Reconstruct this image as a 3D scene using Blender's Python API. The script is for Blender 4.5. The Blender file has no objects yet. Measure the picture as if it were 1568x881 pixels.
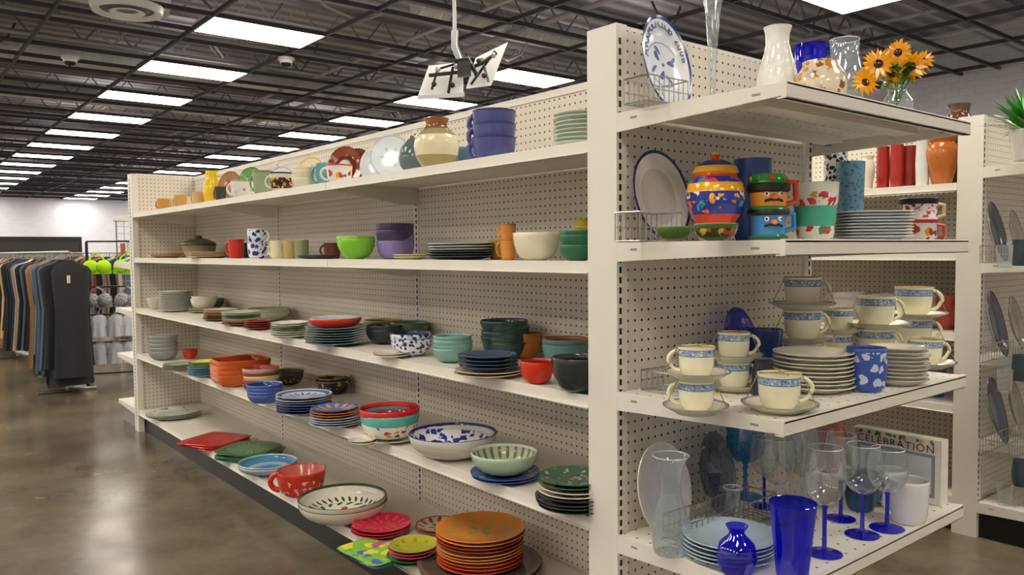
import bpy, math, random, bmesh
from mathutils import Vector, Matrix
R=random.Random(5)
# ---------------------------------------------------------------- camera
F=1240.0; CAM=Vector((1.72,-1.69,1.48)); YAW=math.radians(39.03); PIT=math.radians(2.7); ROL=math.radians(0.5)
fw=Vector((-math.cos(YAW)*math.cos(PIT), math.sin(YAW)*math.cos(PIT), -math.sin(PIT)))
rt=fw.cross(Vector((0,0,1))).normalized(); up=rt.cross(fw)
up2=up*math.cos(ROL)+rt*math.sin(ROL); rt2=rt*math.cos(ROL)-up*math.sin(ROL)
cd=bpy.data.cameras.new('camera'); cam=bpy.data.objects.new('camera',cd)
bpy.context.collection.objects.link(cam); bpy.context.scene.camera=cam
m=Matrix.Identity(4)
for i in range(3):
    m[i][0]=rt2[i]; m[i][1]=up2[i]; m[i][2]=-fw[i]; m[i][3]=CAM[i]
cam.matrix_world=m; cd.sensor_width=36; cd.lens=36*F/1600; cd.clip_start=.05; cd.clip_end=200
S_=1600/1568.
def ray(u,v):
    return (fw+rt2*((u*S_-800)/F)-up2*((v*S_-449.5)/F))
def onz(u,v,z):
    d=ray(u,v); t=(z-CAM.z)/d.z; return CAM+d*t
def solveX(u,y,z):
    A=rt2-fw*((u*S_-800)/F); return CAM.x-((y-CAM.y)*A.y+(z-CAM.z)*A.z)/A.x
def solveY(u,x,z):
    A=rt2-fw*((u*S_-800)/F); return CAM.y-((x-CAM.x)*A.x+(z-CAM.z)*A.z)/A.y
def ppm(p): return F/S_/((Vector(p)-CAM).dot(fw))
# ---------------------------------------------------------------- materials
def lin(h):
    if not isinstance(h,str): return tuple(h)+(1,) if len(h)==3 else h
    h=h.lstrip('#'); o=[]
    for i in (0,2,4):
        x=int(h[i:i+2],16)/255; o.append(x/12.92 if x<=.04045 else ((x+.055)/1.055)**2.4)
    return (*o,1)
_mc={}
def newmat(n):
    mt=bpy.data.materials.new(n); mt.use_nodes=True; return mt,mt.node_tree,mt.node_tree.nodes['Principled BSDF']
def mat(col,rough=.4,metal=0,trans=0,ior=1.5,coat=0,emis=0,name=None):
    k=(col,rough,metal,trans,coat,emis)
    if k in _mc: return _mc[k]
    mt,nt,b=newmat(name or 'm_%s'%col)
    b.inputs['Base Color'].default_value=lin(col); b.inputs['Roughness'].default_value=rough
    b.inputs['Metallic'].default_value=metal; b.inputs['Transmission Weight'].default_value=trans
    b.inputs['IOR'].default_value=ior; b.inputs['Coat Weight'].default_value=coat
    if emis:
        b.inputs['Emission Color'].default_value=lin(col); b.inputs['Emission Strength'].default_value=emis
    _mc[k]=mt; return mt
def cer(col):
    if not isinstance(col,str): return col
    k=('cer',col)
    if k in _mc: return _mc[k]
    mt,nt,b=newmat('ceramic_'+col); L=lin(col)
    tc=nt.nodes.new('ShaderNodeTexCoord'); nz=nt.nodes.new('ShaderNodeTexNoise'); nz.inputs['Scale'].default_value=18
    mx=nt.nodes.new('ShaderNodeMix'); mx.data_type='RGBA'
    mx.inputs[6].default_value=tuple(x*.86 for x in L[:3])+(1,); mx.inputs[7].default_value=tuple(min(1,x*1.1) for x in L[:3])+(1,)
    nt.links.new(tc.outputs['Object'],nz.inputs['Vector']); nt.links.new(nz.outputs['Fac'],mx.inputs[0]); nt.links.new(mx.outputs[2],b.inputs['Base Color'])
    b.inputs['Roughness'].default_value=.13
    _mc[k]=mt; return mt
def voro(base,cols,scale=40,thr=.35,rough=.16):
    k=('v',base,tuple(cols),scale,thr)
    if k in _mc: return _mc[k]
    mt,nt,b=newmat('pattern_%s'%base); N=nt.nodes.new; Lk=nt.links.new
    tc=N('ShaderNodeTexCoord'); nz=N('ShaderNodeTexNoise'); nz.inputs['Scale'].default_value=scale*1.7
    ms=N('ShaderNodeVectorMath'); ms.operation='SCALE'; ms.inputs[3].default_value=1.1/scale
    av=N('ShaderNodeVectorMath'); av.operation='ADD'
    vo=N('ShaderNodeTexVoronoi'); vo.inputs['Scale'].default_value=scale
    lt=N('ShaderNodeMath'); lt.operation='LESS_THAN'; lt.inputs[1].default_value=thr
    sp=N('ShaderNodeSeparateColor'); rp=N('ShaderNodeValToRGB'); rp.color_ramp.interpolation='CONSTANT'
    e=rp.color_ramp.elements; n=len(cols); e[0].color=lin(cols[0]); e[0].position=0
    e[1].color=lin(cols[-1]); e[1].position=(n-1)/n if n>1 else .99
    for i in range(1,n-1):
        q=e.new(i/n); q.color=lin(cols[i])
    mx=N('ShaderNodeMix'); mx.data_type='RGBA'; mx.inputs[6].default_value=lin(base)
    Lk(tc.outputs['Object'],nz.inputs['Vector']); Lk(nz.outputs['Color'],ms.inputs[0]); Lk(tc.outputs['Object'],av.inputs[0]); Lk(ms.outputs[0],av.inputs[1])
    Lk(av.outputs[0],vo.inputs['Vector']); Lk(vo.outputs['Distance'],lt.inputs[0]); Lk(vo.outputs['Color'],sp.inputs[0])
    Lk(sp.outputs[0],rp.inputs[0]); Lk(rp.outputs[0],mx.inputs[7]); Lk(lt.outputs[0],mx.inputs[0]); Lk(mx.outputs[2],b.inputs['Base Color'])
    b.inputs['Roughness'].default_value=rough
    _mc[k]=mt; return mt
def mth(nt,op,a,bv=None):
    q=nt.nodes.new('ShaderNodeMath'); q.operation=op
    for i,x in enumerate((a,bv)):
        if x is None: continue
        if isinstance(x,(int,float)): q.inputs[i].default_value=x
        else: nt.links.new(x,q.inputs[i])
    return q.outputs[0]
def radial(base,motifs,rough=.16):
    "painted rosette: motifs = (r0,r1,n,threshold,twist,colour)"
    k=('r',base,tuple(motifs))
    if k in _mc: return _mc[k]
    mt,nt,b=newmat('painted_rosette'); N=nt.nodes.new; Lk=nt.links.new
    tc=N('ShaderNodeTexCoord'); s=N('ShaderNodeSeparateXYZ'); Lk(tc.outputs['Object'],s.inputs[0])
    X,Y=s.outputs[0],s.outputs[1]
    r=mth(nt,'SQRT',mth(nt,'ADD',mth(nt,'MULTIPLY',X,X),mth(nt,'MULTIPLY',Y,Y))); th=mth(nt,'ARCTAN2',Y,X)
    cur=None
    for (r0,r1,n,thr,tw,col) in motifs:
        t=mth(nt,'DIVIDE',mth(nt,'SUBTRACT',r,(r0+r1)/2),(r1-r0)/2); t2=mth(nt,'MULTIPLY',t,t)
        c=mth(nt,'COSINE',mth(nt,'ADD',mth(nt,'MULTIPLY',th,float(n)),mth(nt,'MULTIPLY',r,float(tw))))
        lim=mth(nt,'ADD',mth(nt,'MULTIPLY',t2,1.0-thr),thr)
        msk=mth(nt,'MULTIPLY',mth(nt,'GREATER_THAN',c,lim) if n else 1.0,mth(nt,'LESS_THAN',t2,1.0))
        mx=N('ShaderNodeMix'); mx.data_type='RGBA'; Lk(msk,mx.inputs[0])
        if cur is None: mx.inputs[6].default_value=lin(base)
        else: Lk(cur,mx.inputs[6])
        mx.inputs[7].default_value=lin(col); cur=mx.outputs[2]
    Lk(cur,b.inputs['Base Color']); b.inputs['Roughness'].default_value=rough
    _mc[k]=mt; return mt
def thin(col,body=0.0,bodycol=None,refl=.5,name='thin_glass',edge=None):
    "thin-walled glass: clear transmission, edge reflection, slight body tint, on clear glass a painted highlight"
    mt=bpy.data.materials.new(name); mt.use_nodes=True; nt=mt.node_tree; nt.nodes.clear(); N=nt.nodes.new; Lk=nt.links.new
    out=N('ShaderNodeOutputMaterial'); tr=N('ShaderNodeBsdfTransparent'); gl=N('ShaderNodeBsdfGlossy'); lw=N('ShaderNodeLayerWeight'); mx=N('ShaderNodeMixShader')
    tr.inputs[0].default_value=lin(col); gl.inputs['Roughness'].default_value=.03; lw.inputs[0].default_value=.5
    fac=mth(nt,'MINIMUM',mth(nt,'ADD',mth(nt,'MULTIPLY',mth(nt,'POWER',lw.outputs['Facing'],2.5),refl),.09),.95)
    src=tr.outputs[0]
    if body:
        df=N('ShaderNodeBsdfTranslucent'); df.inputs[0].default_value=lin(bodycol); d2=N('ShaderNodeBsdfDiffuse'); d2.inputs[0].default_value=lin(bodycol)
        a=N('ShaderNodeMixShader'); a.inputs[0].default_value=.5; Lk(df.outputs[0],a.inputs[1]); Lk(d2.outputs[0],a.inputs[2])
        c=N('ShaderNodeMixShader'); Lk(tr.outputs[0],c.inputs[1]); Lk(a.outputs[0],c.inputs[2]); src=c.outputs[0]
        Lk(mth(nt,'ADD',mth(nt,'MULTIPLY',mth(nt,'POWER',lw.outputs['Facing'],3.0),edge if edge is not None else min(.5,body*2.5)),body),c.inputs[0])
    Lk(fac,mx.inputs[0]); Lk(src,mx.inputs[1]); Lk(gl.outputs[0],mx.inputs[2]); Lk(mx.outputs[0],out.inputs[0]); return mt
CLR=thin('#f8fbfb',.07,'#e4eaee',.75,'clear_glass',.5); WG=CLR  # pale body colour, stronger at the edges, stands in for glass highlights
COB=thin('#5058f4',.30,'#1410e0',.35,'cobalt_glass'); TRQ=thin('#60c8f4',.3,'#1898e0',.35,'turquoise_glass'); SMK=thin('#8898ac',.3,'#5c6c80',.4,'smoked_glass')
WIRE=mat('#a4a4a2',.3,1); TWINE=mat('#a08850',.8)
def painted(col,rough=.4):
    mt,nt,b=newmat('painted_metal'); N=nt.nodes.new; Lk=nt.links.new; L=lin(col)
    tc=N('ShaderNodeTexCoord'); nz=N('ShaderNodeTexNoise'); nz.inputs['Scale'].default_value=6; nz.inputs['Detail'].default_value=6
    mx=N('ShaderNodeMix'); mx.data_type='RGBA'; mx.inputs[6].default_value=tuple(x*.9 for x in L[:3])+(1,); mx.inputs[7].default_value=L
    Lk(tc.outputs['Object'],nz.inputs['Vector']); Lk(nz.outputs['Fac'],mx.inputs[0]); Lk(mx.outputs[2],b.inputs['Base Color'])
    b.inputs['Roughness'].default_value=rough; return mt
def holes(col,sp,rad,mode):
    mt,nt,b=newmat('perforated_panel'); N=nt.nodes.new; Lk=nt.links.new
    tc=N('ShaderNodeTexCoord'); s=N('ShaderNodeSeparateXYZ'); Lk(tc.outputs['Object'],s.inputs[0])
    ma=lambda op,a,b=None: mth(nt,op,a,b)
    if mode=='v': a=ma('ADD',s.outputs[0],s.outputs[1]); c=s.outputs[2]
    else: a=s.outputs[0]; c=s.outputs[1]
    def cell(x): return ma('MULTIPLY',ma('SUBTRACT',ma('FRACT',ma('ADD',ma('DIVIDE',x,sp),200.0)),.5),sp)
    A=cell(a);C=cell(c)
    d=ma('SQRT',ma('ADD',ma('MULTIPLY',A,A),ma('MULTIPLY',C,C)))
    h=ma('LESS_THAN',d,rad)
    mx=N('ShaderNodeMix'); mx.data_type='RGBA'; mx.inputs[6].default_value=lin(col); mx.inputs[7].default_value=lin('#1c1a18')
    Lk(h,mx.inputs[0]); Lk(mx.outputs[2],b.inputs['Base Color']); b.inputs['Roughness'].default_value=.5
    return mt
def slots(col):
    mt,nt,b=newmat('slotted_strip'); N=nt.nodes.new; Lk=nt.links.new
    tc=N('ShaderNodeTexCoord'); s=N('ShaderNodeSeparateXYZ'); Lk(tc.outputs['Object'],s.inputs[0])
    l=mth(nt,'LESS_THAN',mth(nt,'FRACT',mth(nt,'DIVIDE',s.outputs[2],.03)),.62)
    mx=N('ShaderNodeMix'); mx.data_type='RGBA'; mx.inputs[6].default_value=lin(col); mx.inputs[7].default_value=lin('#141312')
    Lk(l,mx.inputs[0]); Lk(mx.outputs[2],b.inputs['Base Color']); return mt
CREAM='#e4dfd4'
MET=painted(CREAM); PEG=holes('#d8d0c0',.0305,.0040,'v'); DECK=holes('#e6e2d8',.05,.004,'h'); SLOT=slots(CREAM)
BLK=mat('#0e0e10',.4); GREYM=mat('#8c8c88',.5)
# ---------------------------------------------------------------- mesh builder
class MB:
    def __init__(s): s.v=[];s.f=[];s.mi=[];s.sm=[];s.mats=[]
    def k(s,mt):
        mt=cer(mt)
        if mt not in s.mats: s.mats.append(mt)
        return s.mats.index(mt)
    def add(s,vs,fs,mt,smooth=False,T=None):
        o=len(s.v)
        for p in vs:
            p=Vector(p); s.v.append(tuple(T@p if T else p))
        for i,f in enumerate(fs):
            s.f.append([o+a for a in f]); s.sm.append(smooth)
            s.mi.append(s.k(mt[i]) if isinstance(mt,list) else s.k(mt))
    def box(s,a,b,mt,T=None):
        (x0,y0,z0),(x1,y1,z1)=a,b
        v=[(x0,y0,z0),(x1,y0,z0),(x1,y1,z0),(x0,y1,z0),(x0,y0,z1),(x1,y0,z1),(x1,y1,z1),(x0,y1,z1)]
        s.add(v,[(0,3,2,1),(4,5,6,7),(0,1,5,4),(1,2,6,5),(2,3,7,6),(3,0,4,7)],mt,False,T)
    def slabq(s,q,nrm,t,mt):
        q=[Vector(p) for p in q]; n=Vector(nrm)*t
        s.add(q+[p+n for p in q],[(0,1,2,3),(7,6,5,4),(0,4,5,1),(1,5,6,2),(2,6,7,3),(3,7,4,0)],mt)
    def prism(s,poly,axis,a,b,mt):
        n=len(poly)
        def P(p,t): return (t,p[0],p[1]) if axis=='x' else (p[0],t,p[1])
        v=[P(p,a) for p in poly]+[P(p,b) for p in poly]
        s.add(v,[tuple(range(n)),tuple(range(2*n-1,n-1,-1))]+[(i,(i+1)%n,n+(i+1)%n,n+i) for i in range(n)],mt)
    def lathe(s,prof,mts,n=32,T=None,sx=1,sy=1,sq=0):
        vs=[];idx=[]
        for (r,z) in prof:
            if r<1e-6: idx.append([len(vs)]*n); vs.append((0,0,z))
            else:
                row=[]
                for j in range(n):
                    a=2*math.pi*j/n; ca,sa=math.cos(a),math.sin(a)
                    q=1.0
                    if sq: q=1/((abs(ca)**sq+abs(sa)**sq)**(1/sq))
                    row.append(len(vs)); vs.append((r*ca*q*sx,r*sa*q*sy,z))
                idx.append(row)
        fs=[];ml=[]
        for i in range(len(prof)-1):
            mt=mts[i] if isinstance(mts,list) else mts
            for j in range(n):
                k=(j+1)%n; q=[idx[i][j],idx[i][k],idx[i+1][k],idx[i+1][j]]
                q2=[];[q2.append(x) for x in q if x not in q2]
                if len(q2)>2: fs.append(q2); ml.append(mt(j) if callable(mt) else mt)
        s.add(vs,fs,ml,True,T)
    def tube(s,pts,r,mt,n=8,T=None):
        pts=[Vector(p) for p in pts]; vs=[];N=len(pts)
        t0=(pts[1]-pts[0]).normalized(); a=t0.orthogonal().normalized()
        for i,p in enumerate(pts):
            t=(pts[min(i+1,N-1)]-pts[max(i-1,0)]).normalized()
            a=(a-t*a.dot(t)); a=a.normalized() if a.length>1e-6 else t.orthogonal().normalized()
            b=t.cross(a); rr=r[i] if isinstance(r,list) else r
            for j in range(n):
                q=2*math.pi*j/n; vs.append(p+a*math.cos(q)*rr+b*math.sin(q)*rr)
        fs=[(i*n+j,i*n+(j+1)%n,(i+1)*n+(j+1)%n,(i+1)*n+j) for i in range(N-1) for j in range(n)]
        fs+= [tuple(range(n-1,-1,-1)),tuple(range((N-1)*n,N*n))]
        s.add(vs,fs,mt,True,T)
    def ring(s,z,R_,r,mt,n=28):
        s.lathe([(R_-r,z),(R_,z-r),(R_+r,z),(R_,z+r),(R_-r,z)],mt,n)
    def sphere(s,c,r,mt,T=None,n=16,sc=(1,1,1)):
        pr=[(r*math.sin(math.pi*i/10)*1.0,-r*math.cos(math.pi*i/10)) for i in range(11)]
        pr[0]=(0,-r);pr[-1]=(0,r)
        TT=Matrix.Translation(c)@Matrix.Diagonal((*sc,1))
        s.lathe(pr,mt,n,(T@TT) if T else TT)
    def obj(s,name,loc=(0,0,0),rot=(0,0,0),bevel=0,parent=None):
        me=bpy.data.meshes.new(name); me.from_pydata(s.v,[],s.f)
        for mt in s.mats: me.materials.append(mt)
        for p,a,b in zip(me.polygons,s.mi,s.sm): p.material_index=a; p.use_smooth=b
        bm=bmesh.new(); bm.from_mesh(me); bmesh.ops.recalc_face_normals(bm,faces=bm.faces); bm.to_mesh(me); bm.free()
        if any(s.sm):
            try: me.set_sharp_from_angle(angle=math.radians(50))
            except Exception: pass
        o=bpy.data.objects.new(name,me); bpy.context.collection.objects.link(o)
        o.location=loc; o.rotation_euler=rot
        if bevel:
            q=o.modifiers.new('b','BEVEL'); q.width=bevel; q.segments=2; q.limit_method='ANGLE'
        if parent: o.parent=parent
        return o
def TR(x=0,y=0,z=0,rz=0,rx=0,ry=0):
    return Matrix.Translation((x,y,z))@Matrix.Rotation(rz,4,'Z')@Matrix.Rotation(ry,4,'Y')@Matrix.Rotation(rx,4,'X')
# ---------------------------------------------------------------- room
XF,XN,YB,YF,ZC=-38,8,10.4,-8,4.5
def nodeplane(name,a,b,mt):
    mb=MB(); mb.box(a,b,mt); return mb.obj(name)
fm,nt,b=newmat('polished_concrete'); N=nt.nodes.new; Lk=nt.links.new
tc=N('ShaderNodeTexCoord'); n1=N('ShaderNodeTexNoise'); n1.inputs['Scale'].default_value=1.1; n1.inputs['Detail'].default_value=10; n1.inputs['Roughness'].default_value=.68
rp=N('ShaderNodeValToRGB'); rp.color_ramp.elements[0].color=lin('#4a4236'); rp.color_ramp.elements[1].color=lin('#867c66'); rp.color_ramp.elements[0].position=.32; rp.color_ramp.elements[1].position=.72
n2=N('ShaderNodeTexNoise'); n2.inputs['Scale'].default_value=3; n2.inputs['Detail'].default_value=8
mr=N('ShaderNodeMapRange'); mr.inputs[3].default_value=.10; mr.inputs[4].default_value=.34
Lk(tc.outputs['Object'],n1.inputs[0]); Lk(tc.outputs['Object'],n2.inputs[0]); Lk(n1.outputs[0],rp.inputs[0]); Lk(rp.outputs[0],b.inputs['Base Color'])
Lk(n2.outputs[0],mr.inputs[0]); Lk(mr.outputs[0],b.inputs['Roughness'])
nodeplane('floor',(XF,YF,-.1),(XN,YB,0),fm)
wm,nt,b=newmat('painted_block'); N=nt.nodes.new; Lk=nt.links.new
tc=N('ShaderNodeTexCoord'); sp=N('ShaderNodeSeparateXYZ'); ad=N('ShaderNodeMath'); cb=N('ShaderNodeCombineXYZ'); br=N('ShaderNodeTexBrick')
Lk(tc.outputs['Object'],sp.inputs[0]); Lk(sp.outputs[0],ad.inputs[0]); Lk(sp.outputs[1],ad.inputs[1]); Lk(ad.outputs[0],cb.inputs[0]); Lk(sp.outputs[2],cb.inputs[1]); Lk(cb.outputs[0],br.inputs['Vector'])
br.inputs['Color1'].default_value=lin('#eaecf8'); br.inputs['Color2'].default_value=lin('#e4e6f2'); br.inputs['Mortar'].default_value=lin('#d6d8e4')
br.inputs['Scale'].default_value=2.5; br.inputs['Mortar Size'].default_value=.012; Lk(br.outputs['Color'],b.inputs['Base Color']); b.inputs['Roughness'].default_value=.7
nodeplane('wall_back',(XF,YB,0),(XN,YB+.2,ZC),wm)
nodeplane('wall_left',(XF-.2,YF,0),(XF,YB,ZC),wm)
nodeplane('wall_front',(XF,YF-.2,0),(XN,YF,ZC),wm)
nodeplane('wall_right',(XN,YF,0),(XN+.2,YB,ZC),wm)
cm,nt,b=newmat('corrugated_deck'); N=nt.nodes.new; Lk=nt.links.new
tc=N('ShaderNodeTexCoord'); wv=N('ShaderNodeTexWave'); wv.bands_direction='X'; wv.inputs['Scale'].default_value=1.1; wv.inputs['Distortion'].default_value=0
rp=N('ShaderNodeValToRGB'); rp.color_ramp.elements[0].color=lin('#86848c'); rp.color_ramp.elements[1].color=lin('#b8b6c0')
bp=N('ShaderNodeBump'); bp.inputs['Distance'].default_value=.05
Lk(tc.outputs['Object'],wv.inputs[0]); Lk(wv.outputs['Fac'],rp.inputs[0]); Lk(rp.outputs[0],b.inputs['Base Color']); Lk(wv.outputs['Fac'],bp.inputs['Height']); Lk(bp.outputs[0],b.inputs['Normal']); b.inputs['Roughness'].default_value=.8
nodeplane('ceiling',(XF,YF,ZC),(XN,YB,ZC+.1),cm)
DK=mat('#7c7a82',.6); DK2=mat('#3e3d44',.5)
mb=MB(); x=6.0
while x>-37:
    mb.box((x-.03,YF+.02,4.40),(x+.03,YB-.02,4.45),DK); mb.box((x-.03,YF+.02,4.05),(x+.03,YB-.02,4.10),DK)
    y=YF+.05
    while y<YB-.7:
        mb.tube([(x,y,4.07),(x,y+.28,4.42),(x,y+.56,4.07)],.014,DK,4); y+=.56
    x-=1.9
mb.obj('ceiling_joists')
LZ=3.88; DX=2.32
mb=MB(); x0=-6.88+.34+DX*6; i=0
while x0-i*DX/2>-37.5:
    X=x0-i*DX/2
    if X<XN-.2: mb.box((X-.014,YF+.01,LZ),(X+.014,YB-.01,LZ+.045),DK2)
    if i%2==0 and -37.5<X-.68<XN: mb.box((X-.68-.014,YF+.01,LZ),(X-.68+.014,YB-.01,LZ+.045),DK2)
    i+=1
y=1.75-.62-3.85*3
while y<YB:
    for dy in (0,1.24,2.54):
        if YF<y+dy<YB: mb.box((XF+.01,y+dy-.014,LZ),(XN-.01,y+dy+.014,LZ+.045),DK2)
    y+=3.85
mb.obj('suspended_ceiling_grid')
PAN=mat('#fff5e4',.5,emis=19.0,name='lamp_diffuser'); FRM=mat('#d8d8d8',.4); UPFILL=mat('#fff6e8',.5,emis=2.2,name='added_ceiling_fill')
for ry in (-5.95,-2.1,1.75,5.6,9.3):
    for i in range(-5,14):
        X=-6.88-DX*i
        if X>XN-.5 or X<-37.4: continue
        if ry>9 and i<2: continue
        mb=MB(); mb.box((-.33,-.61,-.01),(.33,.61,.0),PAN); mb.box((-.34,-.62,.001),(.34,.62,.07),FRM)
        mb.box((-.28,-.56,.07),(.28,.56,.075),UPFILL)   # added glowing sheet on the housing top, brightens the ceiling deck
        mb.obj('fluorescent_ceiling_light',(X,ry,LZ+.012))
GALV,nt,b=newmat('galvanised'); b.inputs['Metallic'].default_value=.3; b.inputs['Roughness'].default_value=.45
tc=nt.nodes.new('ShaderNodeTexCoord'); nz=nt.nodes.new('ShaderNodeTexNoise'); nz.inputs['Scale'].default_value=3; rp=nt.nodes.new('ShaderNodeValToRGB')
rp.color_ramp.elements[0].color=lin('#b4b6ba'); rp.color_ramp.elements[1].color=lin('#f0f2f4'); nt.links.new(tc.outputs['Object'],nz.inputs[0]); nt.links.new(nz.outputs[0],rp.inputs[0]); nt.links.new(rp.outputs[0],b.inputs['Base Color'])
def duct(name,a,b,r):
    a=Vector(a);b=Vector(b);L=(b-a).length;n=int(L/.12);pts=[];rr=[]
    for i in range(n+1):
        t=i/n
        for dt,q in ((0,1),(.1,1.0),(.12,1.05),(.2,1.05),(.22,1.0)):
            tt=t+dt/n
            if tt<=1: pts.append(a.lerp(b,tt)); rr.append(r*q)
    mb=MB(); mb.tube(pts,rr,GALV,20); mb.obj(name)
duct('spiral_air_duct',(-10.35,-2.4,4.14),(-10.35,9.9,4.14),.17)
duct('spiral_air_duct',(-13.2,-3,4.14),(-13.2,9.9,4.14),.15)
duct('spiral_air_duct',(-5.65,3.0,4.14),(-5.65,9.9,4.14),.14)
duct('spiral_air_duct',(-6.9,-.75,4.14),(-30,-.75,4.14),.17)
duct('spiral_air_duct',(-7.3,-1.6,4.16),(-7.3,.9,4.16),.15)
PIP=mat('#aaa8ae',.5)
mb=MB()
for (X,r) in ((-3.6,.03),(-7.9,.03),(-8.9,.02),(-11.6,.03),(-15.2,.04),(-18,.04),(-2.2,.02)): mb.tube([(X,YF+.1,4.0),(X,YB-.1,4.0)],r,PIP,8)
for (Y,r) in ((3.4,.02),(7.2,.025),(4.2,.035),(8.3,.03)): mb.tube([(XN-.1,Y,3.985),(XF+.1,Y,3.985)],r,PIP,8)
for i in range(80):
    X=1-i*.45; Y=R.uniform(-1,9.3); q=R.uniform(.3,1.0)
    mb.tube([(X,Y,4.3),(X+.06,Y+q*.2,4.08),(X+.1,Y+q*.4,4.02),(X-.05,Y+q*.7,4.03),(X+.05,Y+q*.9,4.12),(X+.1,Y+q,4.3)],.015,PIP if i%3 else DK2,6)
mb.obj('sprinkler_pipes')
mb=MB(); a_=mat('#4d4d50');b_=mat('#dcdcdc');c_=mat('#7a7a7c')
mb.lathe([(0,.02),(.1,.02),(.12,0),(.16,0),(.2,.03),(.24,.03),(.27,.0),(.31,.0),(.33,.06),(0,.08)],[c_,b_,b_,a_,a_,b_,b_,b_,c_],28)
mb.obj('round_ceiling_diffuser',(-6.6,.33,3.79))
for (X,Y) in ((-7.7,2.4),(-9.2,.3)):
    mb=MB(); mb.lathe([(0,-.09),(.05,-.08),(.075,-.04),(.08,0),(.1,0),(.1,.03),(0,.03)],[mat('#1d1d22',.1)]*2+[mat('#e8e8e8')]*4,20); mb.obj('dome_security_camera',(X,Y,3.84))
# ---------------------------------------------------------------- gondola
def shelfrun(mb,xa,xb,yf,yb,z,sgn=1,lip=.036):
    a,b_=sorted((yf,yb)); 
    mb.box((xa+.002,a+.003,z-.006),(xb-.002,b_-.002,z),MET)
    f0,f1=(yf,yf+.012*sgn) if sgn>0 else (yf-.012,yf)
    mb.box((xa+.002,f0,z-lip),(xb-.002,f1,z+.003),MET)
    mb.box((xa+.002,(f0+f1)/2-.016,z-lip),(xb-.002,(f0+f1)/2+.016,z-lip+.004),MET)
    for X in (xa+.004,xb-.009):
        mb.prism([(yf+.012*sgn,z-.006),(yb,z-.006),(yb,z-.09),(yb-.08*sgn,z-.09),(yf+.012*sgn,z-.03)],'x',X,X+.005,MET)
def endshelf(mb,xf,xb,y0,y1,z,sgn,lip=.038):
    a,b_=sorted((xf,xb))
    mb.box((a+.002,y0+.004,z-.006),(b_,y1-.004,z),DECK)
    f0,f1=(xf-.014,xf) if sgn>0 else (xf,xf+.014)
    mb.box((f0,y0,z-lip),(f1,y1,z+.003),MET)
    mb.box((min(f0,f1)-.012*(sgn>0),y0+.002,z-lip),(max(f0,f1)+.012*(sgn<0),y1-.002,z-lip+.004),MET)
    mb.box((a+.1,y0+.1,z-.03),(a+.17,y1-.1,z-.006),MET)
    mb.box((b_-.19,y0+.1,z-.03),(b_-.12,y1-.1,z-.006),MET)
    for Y in (y0,y1-.004):
        mb.prism([(xf-.012*sgn,z+.001),(xb,z+.001),(xb,z-.055),(xb+.1*sgn,z-.05),(xf-.012*sgn,z-.032)],'y',Y,Y+.004,MET)
        for t in (.12,.85):
            xx=xb+(xf-xb)*t
            mb.box((xx-.012,Y-.0012,z-.022),(xx+.012,Y+.0052,z-.016),GREYM)
def gondola(name,Y0,W,lv,nl,fl,X0=0,X1=-5.28,EX=.545,H=2.13,ns=3):
    mb=MB(); Yc=Y0+W/2; Y1=Y0+W
    xs=[X1+(X0-X1)*i/ns for i in range(ns+1)]
    mb.box((X1,Yc-.02,.1),(X0,Yc+.02,H-.02),PEG); mb.box((X1,Yc-.026,H-.03),(X0,Yc+.026,H),MET)
    for X in xs[1:-1]:
        for sg in (-1,1):
            mb.box((X-.02,Yc+sg*.021-.002,.1),(X+.02,Yc+sg*.021+.002,H-.03),MET)
            mb.box((X-.005,Yc+sg*.024-.001,.12),(X+.005,Yc+sg*.024+.001,H-.05),SLOT)
    for i in range(ns):
        for z in lv+[.185]:
            shelfrun(mb,xs[i],xs[i+1],Y0+.004,Yc-.026,z,1); shelfrun(mb,xs[i],xs[i+1],Y1-.004,Yc+.026,z,-1)
    mb.box((X1-.1,Y0+.05,0),(X0+.1,Y1-.05,.145),BLK)
    for (xa,xb,sg,L) in ((X0,X0+.12,1,nl),(X1-.12,X1,-1,fl)):
        for (ya,yb) in ((Y0,Y0+.045),(Y1-.045,Y1)):
            mb.box((xa,ya,.0),(xb,yb,H),MET)
        mb.box((xa+.012,Y0+.045,.1),(xb-.012,Y1-.045,H-.01),PEG)
        mb.box((xa+.02,Y0+.045,H-.02),(xb-.02,Y1-.045,H+.004),MET)
        xo=xb if sg>0 else xa
        for ya in (Y0+.01,Y1-.02):
            mb.box((xo-.001,ya,.1),(xo+.001,ya+.01,H-.04),SLOT)
        if sg<0: mb.box((xa+.05,Y0-.001,.1),(xa+.062,Y0+.001,H-.04),SLOT)
        for z in L+[.185]:
            endshelf(mb,xo+EX*sg,xo,Y0,Y1,z,sg)
        e0,e1=sorted((xo,xo+(EX-.04)*sg)); mb.box((e0,Y0+.03,0),(e1,Y1-.03,.145),GREYM if sg<0 else BLK)
    return mb.obj(name,bevel=.0015)
Z1,Z2,Z3,Z4,Z5=1.805,1.442,1.03,.655,.185
gondola('gondola_shelving_unit',0,1.05,[Z4,Z3,Z2,Z1],[1.871,1.498,1.062,.636],[1.8,1.4,1.0,.6])
gondola('gondola_shelving_unit',2.62,1.05,[Z4,Z3,Z2,1.80],[1.871,1.40,.94,.51],[1.8,1.4,1.0,.6])
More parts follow.
